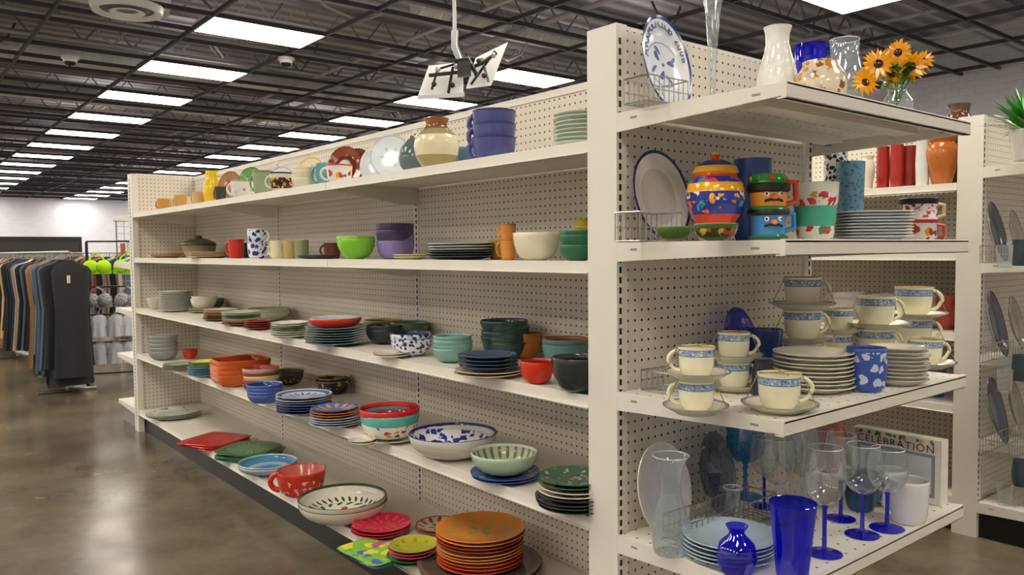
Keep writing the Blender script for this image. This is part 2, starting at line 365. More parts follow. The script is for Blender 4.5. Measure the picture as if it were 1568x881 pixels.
# ---------------------------------------------------------------- dishes
def P(n,rf,cols,sp=.012,h=.018,sq=0): return ('p',n,rf,cols,sp,h,sq)
def B(n,rf,hb,cols,sp=.02,foot=.42,belly=1.0,sq=0): return ('b',n,rf,hb,cols,sp,foot,belly,sq)
def MG(n,rf,hb,cols,ang=231,sp=None,base=.8,hs=1): return ('m',n,rf,hb,cols,sp if sp else hb*.55,ang,base,hs)
def build(mb,r,layers,T0=None,n=36):
    z=0; T0=T0 or Matrix.Identity(4)
    for L in layers:
        jx=lambda q=.004:R.uniform(-q,q)
        if L[0]=='p':
            _,k,rf,cols,sp,h,sq=L; rr=r*rf
            cl=cols if isinstance(cols[0],list) else [cols]
            for i in range(k):
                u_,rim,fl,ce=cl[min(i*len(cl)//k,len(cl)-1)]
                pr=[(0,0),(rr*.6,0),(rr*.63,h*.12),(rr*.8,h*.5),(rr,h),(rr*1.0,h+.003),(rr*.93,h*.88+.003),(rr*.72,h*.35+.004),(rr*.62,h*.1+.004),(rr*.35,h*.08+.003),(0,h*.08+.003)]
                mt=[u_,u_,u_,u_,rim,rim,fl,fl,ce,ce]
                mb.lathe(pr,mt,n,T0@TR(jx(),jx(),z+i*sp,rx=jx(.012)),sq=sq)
            z+=k*sp
        elif L[0]=='b':
            _,k,rf,hb,cols,sp,ft,be,sq=L; rr=r*rf; cl=cols if isinstance(cols[0],list) else [cols]
            for i in range(k):
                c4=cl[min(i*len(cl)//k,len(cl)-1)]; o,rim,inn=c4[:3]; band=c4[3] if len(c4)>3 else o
                g=lambda t: ft+(1-ft)*(math.sin(t*math.pi/2)**(.8/be))
                pr=[(0,.002),(rr*ft*.9,0),(rr*ft,hb*.04)]; mt=[o,o]
                for t in (.12,.28,.45,.62,.78,.9,1): 
                    pr.append((rr*g(t),hb*(.04+.96*t**1.35))); mt.append(band if .4<t<.85 else o)
                pr.append((rr*.985,hb+.002)); mt.append(rim); pr.append((rr*.96,hb)); mt.append(rim)
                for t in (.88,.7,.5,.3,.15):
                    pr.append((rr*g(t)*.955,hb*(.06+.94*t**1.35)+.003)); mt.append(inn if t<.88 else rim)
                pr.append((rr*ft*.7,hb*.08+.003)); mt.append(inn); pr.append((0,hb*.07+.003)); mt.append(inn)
                mb.lathe(pr,mt,n,T0@TR(jx(),jx(),z+i*sp),sq=sq)
            z+=(k-1)*sp+hb*.25
        elif L[0]=='m':
            _,k,rf,hb,cols,sp,ang,ba,hs=L; rr=r*rf; cl=cols if isinstance(cols[0],list) else [cols]
            for i in range(k):
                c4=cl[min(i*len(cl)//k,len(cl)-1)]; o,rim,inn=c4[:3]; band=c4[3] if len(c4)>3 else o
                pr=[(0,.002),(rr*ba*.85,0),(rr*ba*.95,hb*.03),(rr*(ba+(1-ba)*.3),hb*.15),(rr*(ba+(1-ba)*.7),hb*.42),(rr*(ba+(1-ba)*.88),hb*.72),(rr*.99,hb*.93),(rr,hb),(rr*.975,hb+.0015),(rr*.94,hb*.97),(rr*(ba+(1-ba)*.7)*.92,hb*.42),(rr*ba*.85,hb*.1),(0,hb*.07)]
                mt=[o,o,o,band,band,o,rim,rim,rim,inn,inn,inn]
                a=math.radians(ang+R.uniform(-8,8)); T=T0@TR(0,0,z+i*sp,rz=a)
                mb.lathe(pr,mt,n,T)
                if hs:
                    hd=rr*.55*hs
                    mb.tube([(rr*.86+hd*math.sin(t),0,hb*.53+hb*.34*math.cos(t)) for t in [math.pi*q/10 for q in range(11)]],[rr*.11]*11,o,8,T)
            z+=(k-1)*sp+hb*.5
    return z
def foot(layers):
    L=layers[0]; return {'p':.6*L[2],'b':.42*L[2],'m':.8*L[2]}[L[0]]
def locate(z,u,pos,w,ft,endcap):
    if pos>9:
        p=onz(u,pos,z); r=w/2/ppm(p); d=ray(u,pos); d=Vector((d.x,d.y,0)).normalized(); p=p+d*r*ft
    elif endcap: p=Vector((pos,solveY(u,pos,z),z))
    else: p=Vector((solveX(u,pos,z),pos,z))
    return p,w/2/ppm(p)
def I(name,z,u,pos,w,layers,endcap=False,n=36,rz=None):
    p,r=locate(z,u,pos,w,foot(layers),endcap)
    if not endcap and p.y<1 :   # keep clear of the back panel and the shelf ends
        p.y=min(p.y,.485-r*1.0) if r<.22 else p.y
        p.x=max(p.x,-5.27+r)
    mb=MB(); build(mb,r,layers,n=n)
    return mb.obj(name,(p.x,p.y,z+.0008),(0,0,R.uniform(-.1,.1) if rz is None else rz))
def V(name,z,u,pos,w,hp,prof,mts,endcap=False,extra=None,n=36,sx=1,sy=1,sq=0,rz=0,lip=None):
    p,r=locate(z,u,pos,w,prof[1][0],endcap); k=ppm(p); h=hp/k if hp>2 else hp
    mb=MB(); mb.lathe([(a*r,b*h) for a,b in prof],mts,n,sx=sx,sy=sy,sq=sq)
    if lip: mb.ring(prof[-1][1]*h,prof[-1][0]*r,.0011,lip)
    if extra: extra(mb,r,h)
    return mb.obj(name,(p.x,p.y,z+.0008),(0,0,rz))
def lean(name,z,u,pos,w,hp,cols,endcap=False,th=76,yaw=45):
    if endcap: p=Vector((pos,solveY(u,pos,z),z))
    else: p=Vector((solveX(u,pos,z),pos,z))
    k=ppm(p); hv=hp/2/k/math.sin(math.radians(th)); rw=w/2/k/.9
    rr=max(hv,.01); rim,fl,ce=cols[:3]; und=cols[3] if len(cols)>3 else fl; h=rr*.14
    mb=MB()
    pr=[(0,0),(rr*.6,0),(rr*.63,h*.12),(rr*.8,h*.5),(rr,h),(rr*1.0,h+.003),(rr*.93,h*.88+.003),(rr*.72,h*.35+.004),(rr*.62,h*.1+.004),(rr*.3,h*.08+.003),(0,h*.08+.003)]
    mt=[und]*4+[rim,rim,fl,fl,ce,ce]
    if cols[0] is COB or cols[0] is SMK: pr=pr[5:]; mt=mt[5:]
    t=math.radians(th)
    if endcap:
        mb.lathe(pr,mt,44,sx=1,sy=rw/rr); o=mb.obj(name,(p.x-rr*math.cos(t),p.y,z+rr*math.sin(t)+.001),(0,t,0))
    else:
        mb.lathe(pr,mt,44,sx=rw/rr,sy=1); o=mb.obj(name,(p.x,p.y,z+rr*math.sin(t)+.001),(t,0,math.radians(yaw)))
    return o,rr,rw
W_='#eceae2'; CRM='#e8e0c4'; NV='#23285a'
fl1=voro('#e9e6dc',['#c23a2c','#2f57a8','#e2a22a'],30,.38); bw=voro('#e6e8ee',['#23348c'],32,.42); bwf=voro('#eeeeee',['#2a3f9a','#27357a'],26,.45)
dkfl=voro('#22242c',['#b8733a','#a7a08a'],30,.36)
# shelf 1
I('dinner_plate_stack',Z1,895,.16,96,[P(8,1,['#cfdacb','#b9cbb9','#d5ded0','#d5ded0'],.0135,.02)])
o=I('large_mug_stack',Z1,757,.15,68,[MG(3,1,.095,['#4a4e88','#34376c','#34376c'],225,.049,.72,.5)])
V('ceramic_vase',Z1,669,.13,70,80,[(0,0),(.5,0),(.62,.05),(.92,.28),(1,.48),(.9,.66),(.6,.78),(.48,.84),(.47,.9),(.56,.99),(.5,1),(.4,.9),(.4,.82),(0,.8)],['#6a5a34','#7a6a40','#a89a68','#e4dcb8','#e4dcb8','#a0946a','#6e6a44','#8e4a30','#a0603c','#a0603c','#5a3222','#3a2018','#3a2018'])
V('teapot',Z1,632,.24,42,66,[(0,0),(.6,0),(.9,.2),(1,.45),(.85,.7),(.5,.85),(.45,.87),(.2,.93),(.12,1),(0,1)],'#58686c',extra=lambda mb,r,h:(mb.tube([(r*.8,0,h*.3),(r*1.3,0,h*.45),(r*1.6,0,h*.75)],[r*.2,r*.14,r*.1],'#58686c',10,TR(rz=3.9)),mb.tube([(-r*.8,0,h*.65),(-r*1.35,0,h*.7),(-r*1.4,0,h*.4),(-r*.9,0,h*.25)],r*.09,'#58686c',8,TR(rz=3.9))))
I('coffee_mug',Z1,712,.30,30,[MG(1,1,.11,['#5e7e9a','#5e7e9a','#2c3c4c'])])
lean('oval_platter',Z1,599,.16,56,66,['#b8c8d8','#dde6ee',radial('#dde6ee',[(.0,.05,6,.5,0,'#b9c9d8')])],yaw=48)
lean('oval_platter',Z1,578,.30,46,60,['#d9dde0','#cfd6da','#cfd6da'],yaw=48)
lean('brown_dinner_plate',Z1,530,.22,48,62,['#7a3020','#8a4028','#642a1e'],yaw=50)
lean('brown_dinner_plate',Z1,548,.33,46,62,['#5e2c20','#6a3628','#5e2c20'],yaw=50)
I('coffee_mug',Z1,520,.07,40,[MG(1,1,.085,['#e4dfd2','#c23a2c','#dcd4c0',fl1])])
I('coffee_mug',Z1,498,.13,28,[MG(1,1,.12,['#4f9a9a','#4f9a9a','#2e6a6a'])])
lean('patterned_dinner_plate',Z1,478,.24,40,54,['#e8b03a','#ece0b0',radial('#e8e0c4',[(.0,.03,0,0,0,'#5a78b0'),(.035,.06,12,.2,0,'#5a78b0')])],yaw=52)
I('nested_bowl_stack',Z1,466,.07,36,[B(4,1,.05,['#e2dac0','#e2dac0','#d6cdb0'],.02,.6)])
lean('patterned_dinner_plate',Z1,433,.25,38,46,['#a9b0d8','#e4e6f4',radial('#e4e6f2',[(.0,.05,8,.2,0,'#7a86c0')])],yaw=54)
lean('white_dinner_plate',Z1,452,.36,36,46,['#d8d4c8','#e0dcd0','#dcd8cc'],yaw=53)
I('coffee_mug',Z1,432,.06,36,[MG(1,1,.10,['#d8d2c2','#2a2622','#d8d2c2',voro('#26262a',['#d0702a','#e0c030'],50,.45)])])
lean('green_dinner_plate',Z1,386,.24,36,52,['#4f8a44','#6a9e54','#5a9048'],yaw=55)
lean('green_dinner_plate',Z1,404,.36,34,46,['#7a9a70','#8aaa80','#7a9a70'],yaw=55)
I('coffee_mug',Z1,403,.09,30,[MG(1,1,.14,['#8d9c78','#5f6e54','#4c583e'])])
I('coffee_mug',Z1,371,.06,34,[MG(1,1,.10,['#e4e0d8','#a9a49a','#c8c2b6',voro('#e0dcd4',['#8a847a'],45,.3)])])
lean('brown_dinner_plate',Z1,354,.24,32,50,['#8a6244','#aa7a54','#9a6a46'],yaw=56)
V('yellow_pitcher',Z1,325,.16,26,52,[(0,0),(.6,0),(.9,.15),(1,.35),(.9,.6),(.6,.8),(.7,1),(.6,.98),(.5,.8),(0,.75)],'#e4c01c',extra=lambda mb,r,h:mb.tube([(r*.6,0,h*.85),(r*1.5,0,h*.85),(r*1.6,0,h*.5),(r*.95,0,h*.3)],r*.13,'#e4c01c',8,TR(rz=.9)))
for u,y,c in ((338,.06,'#3c3a30'),(304,.1,'#c9a870'),(292,.2,'#d8c8a0'),(277,.08,'#c79a50'),(263,.17,'#d8c090'),(250,.09,'#c08a40'),(297,.33,'#a87848'),(312,.3,'#e0d8c0'),(283,.34,'#d8b060')):
    I('small_cup',Z1,u,y,18,[MG(1,1,.09,[c,c,'#8a7048'],231,None,.8,.7)],n=20)
# shelf 2
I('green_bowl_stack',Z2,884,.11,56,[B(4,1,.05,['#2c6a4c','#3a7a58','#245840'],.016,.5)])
V('yellow_tin',Z2,896,.33,30,62,[(0,0),(.95,0),(1,.03),(1,.8),(1.03,.82),(1.03,.98),(.95,1),(0,1)],['#c9a820','#c9a820','#d4b428','#e4e0c0','#d4b428','#d4b428','#d4b428'])
I('cream_serving_bowl',Z2,822,.11,72,[B(1,1,.095,[CRM,'#f0e8cc','#d6cdb0'],.02,.45,1.3)])
I('coffee_mug_stack',Z2,778,.2,25,[MG(2,1,.078,['#d88c40','#b8722a','#7a4a20'],231,.058)])
I('coffee_mug',Z2,760,.28,24,[MG(1,1,.075,['#e0b840','#c09030','#8a6820'])])
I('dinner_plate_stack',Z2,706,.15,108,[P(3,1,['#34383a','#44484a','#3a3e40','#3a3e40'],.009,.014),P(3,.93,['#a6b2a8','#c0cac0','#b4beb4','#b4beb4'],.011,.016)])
I('small_plate',Z2,628,.10,52,[P(2,1,['#d8cf90','#e0d8a4','#d8cf98','#d8cf98'],.008,.012)])
I('purple_bowl_stack',Z2,606,.28,58,[B(2,1,.085,['#8a7cba','#6a5e9c','#4a4070'],.03,.65),B(2,1,.085,['#4e3e68','#3e3252','#33284a'],.03,.65)])
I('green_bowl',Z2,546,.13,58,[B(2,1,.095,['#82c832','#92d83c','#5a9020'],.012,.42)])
I('small_plate',Z2,488,.11,66,[P(2,1,['#3a3e58','#50546a','#44485e','#44485e'],.007,.012)])
I('coffee_mug',Z2,509,.34,26,[MG(1,1,.085,['#8a4438','#6a342c','#4a201c'])])
for u,c in ((445,'#b8a060'),(425,'#e0d8b4'),(462,'#8a9068')): I('small_cup',Z2,u,.12,22,[MG(1,1,.10,[c,c,'#8a7840'],231,None,.9,.6)])
I('blue_white_mug_stack',Z2,394,.10,29,[MG(2,1,.095,[bw,'#c9ccd8','#c9ccd8',bw],40,.08)])
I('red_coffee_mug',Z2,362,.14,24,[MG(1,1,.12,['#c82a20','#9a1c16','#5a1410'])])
I('black_coffee_mug',Z2,376,.28,18,[MG(1,1,.10,['#26262a','#26262a','#141416'])])
V('lidded_casserole',Z2,305,.30,50,.17,[(0,0),(.7,0),(.95,.3),(1,.55),(1.04,.58),(1.04,.62),(.9,.72),(.5,.85),(.2,.9),(.2,.97),(.14,1),(0,1)],['#5a4a3a','#9a8a68','#8a7a5c','#3a3a2e','#3a3a2e','#565a48','#565a48','#4a4e40','#3a3a30','#3a3a30','#3a3a30'])
I('dinner_plate_stack',Z2,322,.10,64,[P(4,1,['#b89a70','#d8b888','#c8a478','#b89468'],.009,.014)])
I('small_plate',Z2,254,.14,50,[P(3,1,['#c89868','#d8a878','#c89a68','#b88a58'],.008,.014)])
# shelf 3
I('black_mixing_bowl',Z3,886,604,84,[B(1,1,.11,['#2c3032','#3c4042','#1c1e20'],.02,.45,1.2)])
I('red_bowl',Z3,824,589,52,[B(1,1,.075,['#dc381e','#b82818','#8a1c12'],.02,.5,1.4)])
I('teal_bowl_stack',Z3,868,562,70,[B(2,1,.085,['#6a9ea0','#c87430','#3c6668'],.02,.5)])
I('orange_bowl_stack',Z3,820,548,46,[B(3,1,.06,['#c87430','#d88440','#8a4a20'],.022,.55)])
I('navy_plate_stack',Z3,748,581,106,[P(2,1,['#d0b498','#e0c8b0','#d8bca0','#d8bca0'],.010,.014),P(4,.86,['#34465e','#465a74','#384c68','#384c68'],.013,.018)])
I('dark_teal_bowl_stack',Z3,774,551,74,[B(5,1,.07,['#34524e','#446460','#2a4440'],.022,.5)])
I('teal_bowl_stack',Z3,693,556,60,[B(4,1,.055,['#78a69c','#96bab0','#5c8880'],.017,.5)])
I('cream_plate',Z3,600,550,56,[P(2,1,['#d8d0b8','#e4dcc8','#dcd4c0','#dcd4c0'],.009,.012)])
pbm=voro('#dfe2ea',['#28356e'],60,.45)
I('patterned_bowl',Z3,630,546,64,[B(2,1,.075,[pbm,NV,'#28356e'],.02,.55)])
I('black_bowl_stack',Z3,588,528,54,[B(2,1,.07,['#242c30','#343c40','#161a1c'],.02,.45)])
I('yellow_bowl',Z3,634,514,56,[B(2,1,.07,['#9a8a3c','#c0aa48','#6a5c24'],.02,.5)])
I('green_bowl',Z3,676,520,56,[B(2,1,.075,['#46684e','#587c62','#2c4634'],.02,.5)])
I('mixed_plate_stack',Z3,515,531,94,[P(7,1,['#5a787a','#6e9092','#64868a','#64868a'],.012,.016),B(1,.85,.045,['#dc381e','#e84824','#a82818'],.02,.6),P(3,.8,['#b4c2ca','#ccd6de','#c0ced6','#c0ced6'],.009,.016)])
I('mixed_plate_stack',Z3,444,519,56,[P(7,1,[['#c8ccb8','#dce0cc','#d0d4c0','#d0d4c0'],['#7a8a6c','#8a9a7c','#d0d4c0','#d0d4c0'],['#e0dcd0','#ece8dc','#e4e0d4','#e4e0d4']],.011,.014)])
I('red_small_plate_stack',Z3,396,506,42,[P(4,1,['#8a3428','#a84840','#8a3428','#8a3428'],.012,.014)])
I('white_serving_bowl',Z3,418,492,64,[B(2,1,.06,['#d8d8c4','#8a9a6c','#c8d0b0'],.02,.45)])
I('mixed_plate_stack',Z3,370,500,58,[P(8,1,[['#8a3a2c','#b05040','#a04434','#a04434'],['#c8b890','#dccca4','#d0c098','#d0c098'],['#5c7a50','#6c8a60','#6e8a60','#6e8a60'],['#e4e0d0','#ece8d8','#b8c8a0','#e4e0d0']],.010,.014)])
I('mixed_plate_stack',Z3,338,492,50,[P(7,1,[['#5a4a2c','#7a6840','#6a5834','#6a5834'],['#c87830','#d88838','#c87830','#c87830'],['#b8b4a0','#d0ccb8','#c8c4b0','#c8c4b0']],.010,.014)])
I('dark_bowl',Z3,354,474,42,[B(2,1,.07,['#565a50','#686c60','#34382e'],.02,.5)])
I('mixed_bowl',Z3,313,480,42,[P(2,1.1,['#a89878','#b8a888','#a89878','#a89878']),B(2,.9,.08,['#d8d4c4','#e4e0d0','#b4b0a0'],.02,.5)])
I('white_plate_stack',Z3,271,478,50,[P(12,1,['#d0d0c8','#e0e0d8','#d8d8d0','#d8d8d0'],.0125,.016)])
I('small_bowl_stack',Z3,238,474,22,[B(3,1,.055,['#d0c8b8','#d8d0c0','#b8b0a0'],.018,.5)])
# shelf 4
I('mixed_plate_stack',Z4,880,790,118,[P(4,1,['#34383e','#44484e','#3a3e44','#3a3e44'],.012,.018),P(2,.96,['#d8d4c4','#e8e4d4','#e0dccc','#e0dccc'],.012,.018),P(2,.92,['#3a5a44','#4a6a50',voro('#466250',['#b0a090'],40,.3),voro('#466250',['#b0a090'],40,.3)],.012,.02)])
I('speckled_serving_bowl',Z4,774,741,106,[P(2,1,['#28449a','#385ab0',voro('#3050a8',['#c8c030','#3a8a4a'],30,.4),'#28449a'],.010,.014),B(1,.97,.075,['#b0c4ac','#d0d8c4',radial('#b8c0a4',[(.0,.02,0,0,0,'#4c5c44'),(.03,.05,10,.3,0,'#5c6c54'),(.06,.085,16,.3,0,'#5c6c54'),(.09,.12,22,.3,0,'#6c7a5c')])],.02,.5)])
I('blue_white_serving_bowl',Z4,693,706,136,[B(1,.95,.085,['#d8d0c0','#e0d8c8','#c8bcae'],.03,.45),B(1,1,.075,['#ece8e4','#28347c',bwf],.02,.42)])
I('painted_mixing_bowl_stack',Z4,598,680,92,[P(1,1,['#d8d4c8','#e0dcd0','#d8d4c8','#d8d4c8'],.012,.014),B(1,.95,.09,['#ece8d4','#e8e4d4','#e0dcc8',fl1],.030,.55,1.4),B(1,.98,.085,['#64bcb4','#54a8a0','#3c8078'],.030,.55,1.4),B(1,1,.085,['#d82a2c','#e43838','#b82024',voro('#d82a2c',['#e8a8a0'],40,.25)],.03,.55,1.4)])
I('white_plate_stack',Z4,556,684,44,[P(2,1,['#d8d4c8','#e4e0d4','#dcd8cc','#dcd8cc'],.01,.014)])
obm=radial('#5078b8',[(.03,.1,12,.1,0,'#e09848')])
I('mixed_plate_stack',Z4,514,657,76,[P(4,1,['#b4c0d4','#ccd6e4','#c0cadc','#c0cadc'],.012,.016),P(2,.98,['#d87834','#e08840','#3c58a0','#d87834'],.012,.016),P(1,.92,['#d87834','#30509c',obm,obm],.012,.016)])
I('dark_floral_bowl',Z4,514,604,52,[B(2,1,.075,[dkfl,'#b8a060','#2a2a24',dkfl],.02,.55,1.3)])
bst=radial('#c8d4e4',[(.03,.1,16,.2,0,'#5470b0'),(.11,.13,0,0,0,'#5470b0')])
I('blue_plate_stack',Z4,466,637,84,[P(7,1,[['#34508c','#4460a0','#3c5896','#3c5896'],['#5470b0','#7490c8','#6480b8','#6480b8'],['#c4d0e0','#d4dce8',bst,bst]],.013,.018)])
I('blue_bowl_stack',Z4,406,619,54,[B(4,1,.05,['#4860b0','#6880c8','#2c3c80'],.018,.55)])
I('dark_floral_bowl',Z4,444,590,42,[B(2,1,.07,['#4a3c28','#9a8a48','#4a3c24',voro('#4a3c28',['#c8a850'],40,.35)],.02,.55)])
I('striped_bowl_stack',Z4,400,602,54,[B(5,1,.06,[['#4c382c','#5c4838','#2c2018'],['#b84030','#c85038','#8a2c1c'],['#d8c080','#e8d090','#a89050'],['#8a4830','#9a5438','#5a2c1c'],['#c8b8b0','#c04838','#b84030']],.021,.55)])
I('orange_basket_bowl_stack',Z4,368,590,78,[B(4,1,.07,['#d8642c','#e87434','#a84820'],.030,.8,1,6)])
I('blue_plate_stack',Z4,314,579,50,[P(5,1,['#5c90b0','#7cb0cc','#6ca0bc','#6ca0bc'],.012,.018),P(3,.9,['#d8d8b8','#3c9a64','#e8d868','#d8b840'],.012,.018)])
I('red_small_bowl',Z4,291,550,22,[B(1,1,.07,['#dc381e','#e84828','#a82818'],.02,.55)])
I('glass_bowl_stack',Z4,250,552,42,[B(5,1,.07,['#949a96','#b4b8b4','#848a86'],.030,.55)])
I('small_plate',Z4,276,570,50,[P(4,1,['#b8643c','#b8c0a8','#88a080','#a8b098'],.012,.014)])
# shelf 5
mo=radial('#dc8c34',[(.0,.06,4,.2,0,'#88a03c'),(.1,.14,9,.3,0,'#a8a040')])
I('orange_plate_stack',Z5,736,893,190,[P(2,1,['#6c5a50','#7c6a60','#64524a','#5c4a40'],.012,.018),P(8,.70,[['#b84430','#d85c38','#c84c34','#b84430'],['#d87c48','#e89858','#d88848','#d87c48'],['#983c28','#b84c38','#a8442c','#983c28']],.014,.018),P(2,.72,['#d87420','#f09038',mo,mo],.014,.02)])
I('yellow_plate_stack',Z5,633,868,78,[P(2,1,['#8a8a3c','#2c7a4c','#5a9a50','#8a8a3c'],.012,.018),P(3,.95,[['#d84c70','#e85c80','#d84c70','#d84c70'],['#a8b034','#c0c03c',radial('#b8b438',[(.02,.08,8,.3,0,'#8a9a2c')]),'#b0b034']],.014,.02)])
def slab(name,u,v,z,w,cols,n,t=.012,sq=8,rot=.3,sy=1,mtop=None):
    p=onz(u,v,z); r=w/2/ppm(p); d=ray(u,v); d=Vector((d.x,d.y,0)).normalized(); p=p+d*r*.7; mb=MB()
    for i in range(n):
        c=cols[i%len(cols)]; a=R.uniform(-.12,.12)
        ct=mtop if (mtop and i==n-1) else c
        mb.lathe([(0,0),(r*.95,0),(r,t*.5),(r*.97,t*.9),(r*.8,t*.75),(0,t*.7)],[c,c,c,ct,ct],32,TR(R.uniform(-.01,.01),R.uniform(-.01,.01),i*t*.95,rz=a),sq=sq,sy=sy)
    return mb.obj(name,(p.x,p.y,z+.001),(0,0,rot))
slab('cloth_napkin_stack',572,866,Z5,112,['#88b83c','#3c70b0','#e8d838','#7ac040'],4,.006,rot=.15,sy=.6,mtop=voro('#88c040',['#3c70c0','#e8d838','#d84c70'],16,.5,.8))
slab('square_plate_stack',330,686,Z5,84,['#b82420','#d02c28'],3,.012,rot=.4,mtop=voro('#b82420',['#d84038'],20,.3))
tp=radial('#d0c8b0',[(.0,.05,6,.0,0,'#3c6a3c'),(.06,.1,12,.2,20,'#a83c30')])
I('tree_pattern_plate',Z5,672,820,70,[P(2,1,['#c8b8a0','#a83c30',tp,tp],.012,.018)])
rp_=radial('#d02848',[(.02,.07,10,.3,0,'#dc4868'),(.08,.12,14,.4,0,'#dc4868')])
I('red_plate_stack',Z5,584,825,90,[P(3,1,['#b81c34','#e83450',rp_,rp_],.013,.02)])
I('floral_serving_bowl',Z5,525,803,134,[B(2,1,.085,['#dcd8c8','#34502f',radial('#e4e0d2',[(.0,.075,5,-.1,0,'#b02838'),(.0,.012,0,0,0,'#e0b030'),(.095,.135,15,.1,70,'#3c6038'),(.125,.128,0,0,0,'#34502f'),(.138,.17,30,.2,-70,'#34502f')])],.022,.5)])
I('red_soup_mug',Z5,462,765,74,[MG(1,1,.13,['#cc3024','#dc4830','#d87870',voro('#cc3024',['#f0b0a0'],30,.33)],225,None,.72,.7)])
rbm=radial('#4c90b8',[(.0,.05,0,0,0,'#2c6898'),(.085,.12,0,0,0,'#a8bcc8')])
I('blue_rimmed_bowl',Z5,411,728,88,[B(2,1,.05,['#98a8b8','#c8d4dc',rbm],.014,.5)])
glm=radial('#3c6a48',[(.02,.15,24,.3,0,'#6c9c74')])
slab('green_leaf_plate_stack',384,706,Z5,92,['#3c6a48','#54845e'],5,.011,sq=3,rot=.5,mtop=glm)
I('white_dinner_plate',Z5,266,643,78,[P(3,1,['#b8b8a8','#d0d0c0',voro('#c8c8b8',['#6c8064'],18,.3),'#b8c0b0'],.012,.02)])
# ---------------------------------------------------------------- end cap
E1,E2,E3,E4=1.871,1.498,1.062,.636
def rack(name,x,y,z,L,h,n=8,dep=.09):
    mb=MB(); r=.0016
    for dx in (0,dep):
        for k in range(n):
            t=L*k/(n-1); mb.tube([(dx,t,.002),(dx,t,h)],r,WIRE,5)
        mb.tube([(dx,0,h),(dx,L,h)],r*1.4,WIRE,5); mb.tube([(dx,0,.003),(dx,L,.003)],r*1.4,WIRE,5); mb.tube([(dx,0,h*.5),(dx,L,h*.5)],r,WIRE,5)
    for k in range(n):
        t=L*k/(n-1); mb.tube([(0,t,.003),(dep,t,.003)],r,WIRE,5)
    for t in (0,L): mb.tube([(0,t,h),(dep,t,h)],r*1.4,WIRE,5)
    mb.obj(name,(x,y,z+.001))
cp=radial('#e8ecf4',[(.0,.006,0,0,0,'#6c7cb0'),(.018,.050,3,.75,25,'#5c6ca8'),(.03,.062,4,.86,-30,'#6c7cb4'),(.066,.069,0,0,0,'#7c88b8')])
pl,prr,prw=lean('commemorative_plate',E1,1026,.21,98,150,['#3c4c90','#e8ebf2',cp],True,78)
TXT=mat('#28347c',.4)
s='AVOCADO CLUB 2006'
for i,ch in enumerate(s):
    if ch==' ': continue
    t=math.radians(-80+160*i/(len(s)-1)); cu=bpy.data.curves.new('letter','FONT'); cu.body=ch; cu.size=prr*.235; cu.extrude=.0004; cu.align_x='CENTER'; cu.align_y='CENTER'; cu.materials.append(TXT)
    o=bpy.data.objects.new('letter_%d'%i,cu); bpy.context.collection.objects.link(o); o.parent=pl
    q=.83; o.location=(-math.cos(t)*prr*q,math.sin(t)*prw*q,prr*.14*.62+.0052)
    o.rotation_euler=(0,0,math.pi/2-t)
V('fluted_glass_vase',E1,1091,.30,62,180,[(0,0),(.95,0),(1,.01),(.6,.03),(.2,.07),(.13,.12),(.16,.3),(.25,.6),(.38,.85),(.6,1)],thin('#f0f4f6',.14,'#dfe6ea',.9,'crystal_glass',.5),True,n=14)
V('white_ribbed_vase',E1,1190,.42,68,126,[(0,0),(.9,0),(1,.08),(.98,.25),(.94,.3),(.95,.31),(.85,.45),(.8,.5),(.81,.51),(.6,.68),(.5,.8),(.52,.92),(.62,1),(.55,1),(.42,.85),(0,.8)],W_,True)
V('cobalt_glass_tumbler',E1,1240,.25,46,132,[(0,.02),(.8,0),(.9,.1),(1,1)],COB,True)
V('glass_candle_bowl',E1,1256,.54,78,66,[(0,0),(.75,0),(.95,.2),(1,.45),(.9,.7),(.7,.88),(.66,1),(.6,1),(.64,.86),(.85,.6),(.85,.2),(0,.1)],voro('#d8ccb0',['#c88a3c','#8a5a38','#c8b8c0'],42,.45,.1),True)
V('clear_glass_jar',E1,1292,.36,54,134,[(0,.03),(.85,0),(1,.15),(1,.6),(.8,.8),(.75,.85),(.8,1)],thin('#e8eef2',.2,'#dfe6ea',.8,'jar_glass',.5),True,lip='#dfe6ea')
